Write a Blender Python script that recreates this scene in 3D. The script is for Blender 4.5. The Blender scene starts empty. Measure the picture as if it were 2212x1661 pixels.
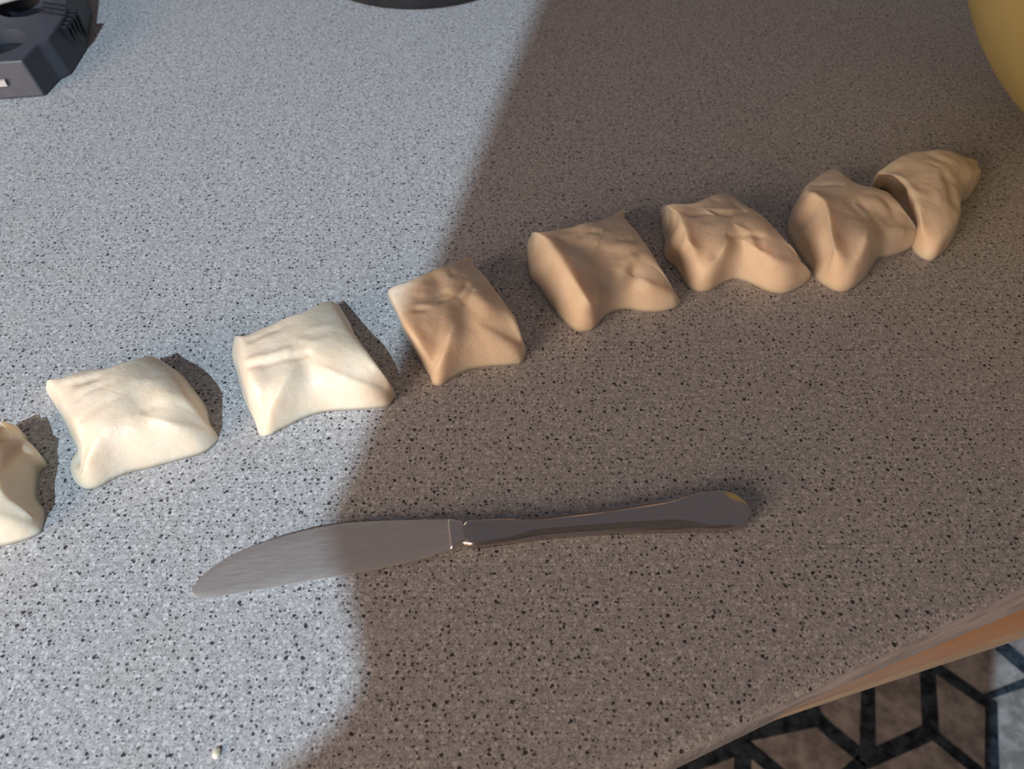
import bpy, bmesh, math, random
import numpy as np
from mathutils import Vector, Matrix, noise

scene = bpy.context.scene
C = scene.collection
K = 0.908                      # height of the counter top above the floor (m)

# ---------------------------------------------------------------- camera
cam_data = bpy.data.cameras.new('camera')
cam = bpy.data.objects.new('camera', cam_data)
C.objects.link(cam)
cam.location = (0.0, 0.0, K + 0.27)
cam.rotation_euler = (math.radians(40.0), 0.0, 0.0)       # looks 50 degrees down
cam_data.sensor_fit = 'HORIZONTAL'
cam_data.sensor_width = 36.0
cam_data.lens = 36.0 * 1662.0 / 2212.0
cam_data.clip_start = 0.01
cam_data.dof.use_dof = True
cam_data.dof.focus_distance = 0.335
cam_data.dof.aperture_fstop = 14.0
scene.camera = cam

# ---------------------------------------------------------------- light
world = bpy.data.worlds.new('room_ambience')
scene.world = world
world.use_nodes = True
bg = world.node_tree.nodes['Background']
bg.inputs[0].default_value = (1.0, 0.87, 0.90, 1.0)
bg.inputs[1].default_value = 0.122

def lamp(name, kind, loc, energy, color, size=None, target=None):
    d = bpy.data.lights.new(name, kind)
    o = bpy.data.objects.new(name, d)
    C.objects.link(o)
    o.location = loc
    d.energy = energy
    d.color = color
    if kind == 'POINT':
        d.shadow_soft_size = size
    else:
        d.shape = 'DISK'
        d.size = size
    if target is not None:
        o.rotation_euler = (Vector(target) - Vector(loc)).to_track_quat('-Z', 'Y').to_euler()
    return o

# cool ceiling bulb behind the photographer, and a warm lamp low in the room on the other side
lamp('ceiling_bulb', 'POINT', (-0.616, -2.60, K + 2.75), 640.0, (0.69, 0.87, 1.0), size=0.030)
lamp('warm_room_lamp', 'AREA', (-1.15, -0.85, K + 0.40), 27.0, (1.0, 0.69, 0.49), size=1.0, target=(0.12, 0.35, K))

vs = scene.view_settings
vs.view_transform = 'Standard'
vs.look = 'None'
vs.exposure = 0.0
vs.gamma = 1.0
vs.use_curve_mapping = False

# ---------------------------------------------------------------- helpers
def smooth(me):
    me.polygons.foreach_set('use_smooth', [True] * len(me.polygons))

def new_obj(name, me, mat, parent=None, smoothed=True):
    if smoothed:
        smooth(me)
    if mat is not None:
        me.materials.clear()
        me.materials.append(mat)
    o = bpy.data.objects.new(name, me)
    C.objects.link(o)
    if parent is not None:
        o.parent = parent
    return o

def from_data(name, verts, faces, mat, parent=None, smoothed=True):
    me = bpy.data.meshes.new(name)
    me.from_pydata([tuple(v) for v in verts], [], faces)
    me.update()
    return new_obj(name, me, mat, parent, smoothed)

def from_bm(name, bm, mat, parent=None, smoothed=True):
    bmesh.ops.recalc_face_normals(bm, faces=bm.faces[:])
    me = bpy.data.meshes.new(name)
    bm.to_mesh(me)
    bm.free()
    return new_obj(name, me, mat, parent, smoothed)

def thing(name, label, cat, loc=(0, 0, 0), rotz=0.0, group=None):
    o = bpy.data.objects.new(name, None)
    o.empty_display_size = 0.02
    C.objects.link(o)
    o.location = loc
    o.rotation_euler = (0, 0, rotz)
    return tag(o, label, cat, group)

def tag(o, label, cat, group=None):
    o['label'] = label
    o['category'] = cat
    if group:
        o['group'] = group
    return o

def structure(o):
    o['kind'] = 'structure'
    return o

def box_bm(x0, x1, y0, y1, z0, z1, bevel=0.0, seg=2):
    bm = bmesh.new()
    bmesh.ops.create_cube(bm, size=1.0)
    for v in bm.verts:
        v.co = Vector(((x0 + x1) / 2 + v.co.x * (x1 - x0), (y0 + y1) / 2 + v.co.y * (y1 - y0), (z0 + z1) / 2 + v.co.z * (z1 - z0)))
    if bevel:
        bmesh.ops.bevel(bm, geom=bm.edges[:], offset=bevel, segments=seg, profile=0.5, affect='EDGES')
    return bm

def prism_bm(bottom, top, z0, z1, bevel=0.0, seg=2):
    bm = bmesh.new()
    b = [bm.verts.new((x, y, z0)) for x, y in bottom]
    t = [bm.verts.new((x, y, z1)) for x, y in top]
    n = len(b)
    bm.faces.new(b[::-1])
    bm.faces.new(t)
    for i in range(n):
        bm.faces.new((b[i], b[(i + 1) % n], t[(i + 1) % n], t[i]))
    bmesh.ops.recalc_face_normals(bm, faces=bm.faces[:])
    if bevel:
        bmesh.ops.bevel(bm, geom=bm.edges[:], offset=bevel, segments=seg, profile=0.5, affect='EDGES')
    return bm

def lathe_bm(profile, n=96):
    bm = bmesh.new()
    rings = []
    for r, z in profile:
        if r < 1e-6:
            rings.append([bm.verts.new((0, 0, z))])
        else:
            rings.append([bm.verts.new((r * math.cos(2 * math.pi * i / n), r * math.sin(2 * math.pi * i / n), z)) for i in range(n)])
    for a, b in zip(rings, rings[1:]):
        for i in range(n):
            j = (i + 1) % n
            q = [a[i % len(a)], a[j % len(a)], b[j % len(b)], b[i % len(b)]]
            q = list(dict.fromkeys(q))
            if len(q) > 2:
                bm.faces.new(q)
    return bm

# ---------------------------------------------------------------- materials
def mat(name, color=(.5, .5, .5), rough=.5, metal=0.0, spec=.5):
    m = bpy.data.materials.new(name)
    m.use_nodes = True
    b = m.node_tree.nodes['Principled BSDF']
    b.inputs['Base Color'].default_value = (*color, 1)
    b.inputs['Roughness'].default_value = rough
    b.inputs['Metallic'].default_value = metal
    b.inputs['Specular IOR Level'].default_value = spec
    return m

class NT:
    def __init__(self, m):
        self.t = m.node_tree
        self.b = self.t.nodes['Principled BSDF']
    def add(self, typ, ins=None, **kw):
        n = self.t.nodes.new(typ)
        for k, v in kw.items():
            setattr(n, k, v)
        for k, v in (ins or {}).items():
            self.put(n.inputs[k], v)
        return n
    def put(self, sock, v):
        if isinstance(v, bpy.types.NodeSocket):
            self.t.links.new(v, sock)
        elif isinstance(v, (tuple, list)) and len(v) == 3 and sock.type == 'RGBA':
            sock.default_value = (*v, 1)
        else:
            sock.default_value = v
    def math(self, op, a, b=0.0, c=None, clamp=False):
        n = self.add('ShaderNodeMath', {0: a, 1: b}, operation=op, use_clamp=clamp)
        if c is not None:
            self.put(n.inputs[2], c)
        return n.outputs[0]
    def ramp(self, fac, lo, hi):          # smooth 0..1 between lo and hi
        n = self.add('ShaderNodeMapRange', {'Value': fac, 'From Min': lo, 'From Max': hi}, interpolation_type='SMOOTHSTEP')
        return n.outputs[0]
    def mix(self, fac, a, b, blend='MIX'):
        n = self.add('ShaderNodeMix', data_type='RGBA', blend_type=blend)
        self.put(n.inputs[0], fac)
        self.put(n.inputs[6], a)
        self.put(n.inputs[7], b)
        return n.outputs[2]
    def noise(self, vec, scale, detail=2.0, rough=.5, out=0):
        n = self.add('ShaderNodeTexNoise', {'Vector': vec, 'Scale': scale, 'Detail': detail, 'Roughness': rough})
        return n.outputs[out]
    def coords(self):
        return self.add('ShaderNodeTexCoord').outputs['Object']
    def bump(self, h, strength, dist):
        n = self.add('ShaderNodeBump', {'Height': h, 'Strength': strength, 'Distance': dist})
        self.put(self.b.inputs['Normal'], n.outputs[0])

def speckle_laminate():
    m = mat('speckled_laminate', rough=.42, spec=.35)
    n = NT(m)
    co = n.coords()
    warp = n.noise(co, 900, 1.0, out=1)
    wsub = n.add('ShaderNodeVectorMath', {0: warp, 1: (.5, .5, .5)}, operation='SUBTRACT').outputs[0]
    wsc = n.add('ShaderNodeVectorMath', {0: wsub, 'Scale': .0011}, operation='SCALE').outputs[0]
    cw = n.add('ShaderNodeVectorMath', {0: co, 1: wsc}, operation='ADD').outputs[0]
    # cloudy pale ground
    g1 = n.noise(co, 420, 3.0, .62)
    g2 = n.noise(co, 1300, 2.0, .6)
    base = n.mix(n.ramp(g1, .36, .66), BASE_DARK, BASE_LIGHT)
    base = n.mix(n.math('MULTIPLY', n.ramp(g2, .50, .72), .55), base, (.74, .75, .775))
    base = n.mix(n.math('MULTIPLY', n.ramp(g2, .52, .30), .55), base, (.26, .26, .27))
    # broad drifts of tint
    g3 = n.noise(co, 34, 2.0, .5)
    base = n.mix(n.math('MULTIPLY', n.ramp(g3, .42, .66), .10), base, (.46, .42, .36))
    def specks(col, scale, lo, hi, thr, color, amount):
        v = n.add('ShaderNodeTexVoronoi', {'Vector': cw, 'Scale': scale, 'Randomness': 1.0}, feature='F1', voronoi_dimensions='2D')
        sep = n.add('ShaderNodeSeparateColor', {0: v.outputs['Color']})
        size = n.math('MULTIPLY_ADD', sep.outputs[0], hi - lo, lo)
        inside = n.math('SUBTRACT', size, v.outputs['Distance'])
        msk = n.ramp(inside, 0.0, .05)
        pick = n.math('LESS_THAN', sep.outputs[1], thr)
        return n.mix(n.math('MULTIPLY', n.math('MULTIPLY', msk, pick), amount), col, color)
    base = specks(base, 500, .15, .42, .40, (.72, .735, .76), .6)
    base = specks(base, 760, .12, .34, .62, (.15, .152, .165), .72)
    base = specks(base, 400, .11, .27, .52, (.060, .062, .072), .90)
    base = specks(base, 190, .09, .175, .36, (.032, .032, .040), .95)
    n.put(n.b.inputs['Base Color'], base)
    n.bump(n.noise(co, 700, 2.0), .08, .0006)
    return m
BASE_DARK = (.33, .336, .353)
BASE_LIGHT = (.51, .52, .543)

def dough_material():
    m = mat('raw_dough', rough=.52, spec=.45)
    n = NT(m)
    co = n.coords()
    g = n.noise(co, 70, 3.0, .55)
    col = n.mix(n.ramp(g, .30, .70), (.80, .67, .51), (.86, .755, .615))
    g2 = n.noise(co, 420, 2.0, .6)
    col = n.mix(n.math('MULTIPLY', n.ramp(g2, .56, .74), .20), col, (.70, .56, .41))
    n.put(n.b.inputs['Base Color'], col)
    n.put(n.b.inputs['Roughness'], n.math('MULTIPLY_ADD', n.noise(co, 160, 2.0), .40, .26))
    n.b.inputs['Subsurface Weight'].default_value = .65
    n.b.inputs['Subsurface Radius'].default_value = (1.0, .62, .34)
    n.b.inputs['Subsurface Scale'].default_value = .008
    h = n.math('ADD', n.noise(co, 230, 3.0, .55), n.math('MULTIPLY', n.noise(co, 900, 2.0), .25))
    n.bump(h, .35, .0012)
    return m

def steel_material(name, rough, tint=(.56, .55, .55), brush=0.0):
    m = mat(name, tint, rough, 1.0)
    n = NT(m)
    co = n.coords()
    st = n.add('ShaderNodeMapping', {'Vector': co, 'Scale': (1.0, 22.0, 22.0)}).outputs[0]
    f = n.noise(st, 110, 4.0, .6)
    n.put(n.b.inputs['Roughness'], n.math('MULTIPLY_ADD', f, .16, rough - .08))
    n.put(n.b.inputs['Base Color'], n.mix(n.ramp(f, .35, .70), tuple(c * .95 for c in tint), tuple(min(1, c * 1.05) for c in tint)))
    if brush:
        n.bump(f, brush, .0004)
    return m

def noisy(name, c1, c2, scale, rough=.5, stretch=(1, 1, 1), bump=0.0, dist=.001, spec=.5):
    m = mat(name, c1, rough, spec=spec)
    n = NT(m)
    v = n.add('ShaderNodeMapping', {'Vector': n.coords(), 'Scale': stretch}).outputs[0]
    f = n.noise(v, scale, 4.0, .6)
    n.put(n.b.inputs['Base Color'], n.mix(n.ramp(f, .33, .67), c1, c2))
    if bump:
        n.bump(f, bump, dist)
    return m

M = {}
M['counter'] = speckle_laminate()
M['dough'] = dough_material()
M['blade'] = steel_material('brushed_blade_steel', .52, (.74, .735, .73), .05)
M['handle'] = steel_material('polished_handle_steel', .20, (.60, .575, .57), 0.0)
M['bolster'] = steel_material('bright_bolster_steel', .30, (.80, .77, .75), 0.0)
M['pot'] = noisy('black_enamel', (.012, .012, .014), (.02, .019, .022), 60, .38)
M['bowl'] = noisy('olive_yellow_plastic', (.38, .325, .13), (.42, .36, .15), 25, .45)
M['strip'] = noisy('dark_plastic', (.050, .056, .074), (.062, .068, .086), 220, .46, bump=.1, dist=.0004)
M['strip_dark'] = noisy('black_plastic', (.014, .016, .024), (.02, .022, .03), 220, .5)
M['label'] = noisy('pale_label', (.46, .43, .42), (.54, .51, .50), 90, .5)
M['white'] = noisy('white_plastic', (.74, .75, .78), (.80, .81, .83), 50, .4)
M['trim_top'] = noisy('grey_lilac_laminate_edge', (.34, .32, .335), (.58, .55, .57), 46, .30, (1.0, 1.0, 9.0))
M['trim_wood'] = noisy('orange_wood_edge', (.42, .20, .08), (.60, .34, .19), 40, .32, (1.0, 1.0, 7.0))
M['trim_low'] = noisy('beige_wood_edge', (.46, .39, .28), (.56, .48, .36), 40, .35, (1.0, 1.0, 7.0))
def edge_wood():
    m = mat('orange_wood_edge', rough=.32)
    n = NT(m)
    co = n.coords()
    v = n.add('ShaderNodeMapping', {'Vector': co, 'Scale': (1.0, 1.0, 7.0)}).outputs[0]
    f = n.noise(v, 40, 4.0, .6)
    x = n.add('ShaderNodeSeparateXYZ', {0: co}).outputs[0]
    pale = n.mix(f, (.46, .34, .25), (.62, .50, .40))
    deep = n.mix(f, (.46, .25, .11), (.66, .40, .24))
    w = n.ramp(n.math('ADD', x, n.math('MULTIPLY', n.noise(co, 60, 2.0), .05)), .12, .20)
    n.put(n.b.inputs['Base Color'], n.mix(w, pale, deep))
    return m
M['trim_wood'] = edge_wood()
M['cabinet'] = noisy('cabinet_wood', (.38, .24, .13), (.48, .32, .18), 14, .5, (1, 1, .1))
M['blocker'] = noisy('blocker_plaster', (.55, .49, .42), (.60, .54, .47), 12, .85, bump=.1, dist=.002)  # surface of the added shadow blocker only
M['floor'] = noisy('floor_boards', (.30, .22, .15), (.38, .29, .20), 6, .55, (.2, 3, 1))
M['rug'] = noisy('beige_rug_pile', (.20, .195, .20), (.40, .395, .405), 42, .95, bump=.5, dist=.004, spec=.1)
M['rug_line'] = noisy('navy_rug_pile', (.010, .016, .026), (.050, .072, .098), 75, .95, bump=.5, dist=.004, spec=.1)

# ---------------------------------------------------------------- counter
E = Vector((math.cos(math.radians(23.03)), math.sin(math.radians(23.03))))     # along the front edge
N = Vector((-E.y, E.x))                                                         # into the counter
EDGE0 = Vector((0.0469, 0.0646))
def on_edge(s, d=0.0):
    p = EDGE0 + E * s + N * d
    return p.x, p.y
counter = thing('countertop', 'grey speckled laminate kitchen countertop with rounded wooden front edge', 'countertop', (0, 0, K))
prof = [(0.95, 0.0)] + [(0.90 - 0.03 * i, 0.0) for i in range(29)] + [(.02, 0.0), (.006, 0.0), (.003, -.0004), (.0012, -.0013), (.0003, -.003), (.0, -.006), (.002, -.030), (.95, -.030)]
vv, ff = [], []
SS = [-1.2 + .2 * i for i in range(15)]
for s in SS:
    for d, z in prof:
        x, y = on_edge(s, d)
        vv.append((x, y, z))
npf = len(prof)
for i in range(len(SS) - 1):
    for j in range(npf):
        k = (j + 1) % npf
        ff.append((i * npf + j, i * npf + k, (i + 1) * npf + k, (i + 1) * npf + j))
ff.append(tuple(range(npf))[::-1])
ff.append(tuple((len(SS) - 1) * npf + j for j in range(npf)))
bm = bmesh.new()
bv = [bm.verts.new(v) for v in vv]
for f in ff:
    bm.faces.new([bv[i] for i in f])
from_bm('slab', bm, M['counter'], counter, smoothed=False)

# front edging in three bands; it leans out a little more towards the far end of the counter
def edge_line(p, q, z):                       # straight line p -> q continued both ways
    p, q = Vector(p), Vector(q)
    return lambda t: Vector((*(p + (q - p) * t), z))
lines = [edge_line((.0672, .0738), (.1920, .1266), -.0016), edge_line((.0697, .0765), (.1954, .1232), -.0100),
         edge_line((.0727, .0800), (.2000, .1199), -.0220), edge_line((.0742, .0815), (.2031, .1191), -.0285)]
TT = [-5.0, -2.5, -1.2] + [-.6 + .1 * i for i in range(30)] + [3.4, 4.5, 6.0]
def band(name, a, b, bulge, m, closed_back=.012):
    verts, faces = [], []
    nseg = 8
    for t in TT:
        A, B = a(t), b(t)
        for k in range(nseg + 1):
            f = k / nseg
            p = A.lerp(B, f)
            o = bulge * math.sin(math.pi * f)
            verts.append((p.x + N.x * -o, p.y + N.y * -o, p.z))
        for q in (B, A):
            verts.append((q.x + N.x * closed_back, q.y + N.y * closed_back, q.z))
    w = nseg + 3
    for i in range(len(TT) - 1):
        for k in range(w):
            kk = (k + 1) % w
            faces.append((i * w + k, (i + 1) * w + k, (i + 1) * w + kk, i * w + kk))
    faces.append(tuple(range(w)))
    faces.append(tuple((len(TT) - 1) * w + k for k in range(w))[::-1])
    o = from_data(name, verts, faces, m, counter, smoothed=False)
    return o
band('edge_band', lines[0], lines[1], .0008, M['trim_top'])['label'] = 'grey lilac upper edge band'
band('edge_band', lines[1], lines[2], .0004, M['trim_wood'])['label'] = 'orange wooden middle edge band'
band('edge_band', lines[2], lines[3], .0006, M['trim_low'])['label'] = 'beige lower edge band'

# base cabinet under the counter (set back behind the edge)
cab = thing('base_cabinet', 'wooden base cabinet carrying the speckled countertop', 'cabinet', (0, 0, 0))
def slab_poly(s0, s1, d0, d1):
    return [on_edge(s0, d0), on_edge(s1, d0), on_edge(s1, d1), on_edge(s0, d1)]
pl = slab_poly(-1.15, 1.5, .32, .93)
from_bm('body', prism_bm(pl, pl, 0.0, K - .0305), M['cabinet'], cab, smoothed=False)
for i in range(5):
    pl = slab_poly(-1.14 + i * .53, -1.14 + i * .53 + .52, .303, .3195)
    d = from_bm('door', prism_bm(pl, pl, .10, K - .05, .002), M['cabinet'], cab, smoothed=False)

# ---------------------------------------------------------------- floor, rug, added shadow blocker
structure(from_bm('floor', box_bm(-3, 3, -3, 3, -.05, 0.0), M['floor'], smoothed=False))
rug = thing('rug', 'beige rug with dark navy angular line pattern on the floor', 'rug', (0, 0, 0))
rp = slab_poly(-.55, 1.25, -.75, .28)
from_bm('pile', prism_bm(rp, rp, 0.0003, .007, .002), M['rug'], rug, smoothed=False)
RUG = dict(a=[(.31, .327), (.442, .353)], b=[(.326, .311), (.245, .284), (.188, .263)], c=[(.33, .317), (.318, .257)], d=[(.335, .308), (.366, .28), (.412, .234)],
           e=[(.44, .352), (.462, .327), (.496, .295)], f=[(.502, .295), (.53, .387), (.547, .451)], g=[(.502, .292), (.599, .328)], h=[(.603, .329), (.627, .411), (.64, .466)],
           i=[(.603, .328), (.648, .28), (.679, .24)], j=[(.498, .292), (.475, .277), (.427, .245)], k=[(.648, .417), (.689, .379), (.704, .368)], l=[(.702, .378), (.767, .398), (.839, .423)],
           m=[(.706, .368), (.672, .28), (.653, .223)], n=[(.759, .451), (.778, .425), (.813, .381)], o=[(.329, .314), (.277, .336)])
RW = dict(a=.030, b=.022, c=.022, d=.020, e=.019, f=.022, g=.021, h=.021, i=.015, j=.018, k=.020, l=.010, m=.018, n=.022, o=.02)
def ribbon(name, pts, w, z0, z1, m, parent):
    pts = [Vector(p) for p in pts]
    L, R = [], []
    for i, p in enumerate(pts):
        a = pts[max(i - 1, 0)]
        b = pts[min(i + 1, len(pts) - 1)]
        t = (b - a).normalized()
        nrm = Vector((-t.y, t.x))
        q = p + (t * w * .35 if i == len(pts) - 1 else (-t * w * .35 if i == 0 else Vector((0, 0))))
        k = w / 2 * (1 + .12 * math.sin(37 * p.x + 11 * p.y))
        L.append(q + nrm * k)
        R.append(q - nrm * k)
    poly = R + L[::-1]
    return from_bm(name, prism_bm([(p.x, p.y) for p in poly], [(p.x, p.y) for p in poly], z0, z1), m, parent, smoothed=False)
def inside_rug(p):
    q = Vector(p) - EDGE0
    return -.53 < q.dot(E) < 1.23 and -.73 < q.dot(N) < .26
zz = 0
for dx, dy in ((0, 0), (.655, .2), (-.655, -.2), (.04, -.25), (-.6, -.45), (.69, -.05), (.08, -.5), (-.06, .25), (.6, .45)):
    for k, pts in RUG.items():
        q = [(x + dx, y + dy) for x, y in pts]
        if all(inside_rug(p) for p in q):
            zz = (zz + 1) % 5
            ribbon('pattern_line', q, RW[k], .0055, .0079 + .0001 * zz, M['rug_line'], rug)

# added unseen blocker standing in for a person: notched outline shapes the counter's shadow
blocker_outline = [(-.158, 0.0), (-.158, K + .345), (-.145, K + .355), (-.134, K + .367), (-.130, K + .379), (-.136, K + .393), (-.147, K + .414), (-.160, K + .436), (-.158, K + .455), (-.158, 2.9)]
bm = bmesh.new()
rows = []
for x, z in blocker_outline:
    rows.append([bm.verts.new(v) for v in ((x, -.28, z), (.395, -.28, z), (.385, -.36, z), (x + .05, -.36, z))])
bm.faces.new(rows[0][::-1])
bm.faces.new(rows[-1])
for a, b in zip(rows, rows[1:]):
    for i in range(4):
        j = (i + 1) % 4
        bm.faces.new((a[i], a[j], b[j], b[i]))
structure(from_bm('shade_blocker', bm, M['blocker'], smoothed=False))

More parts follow.
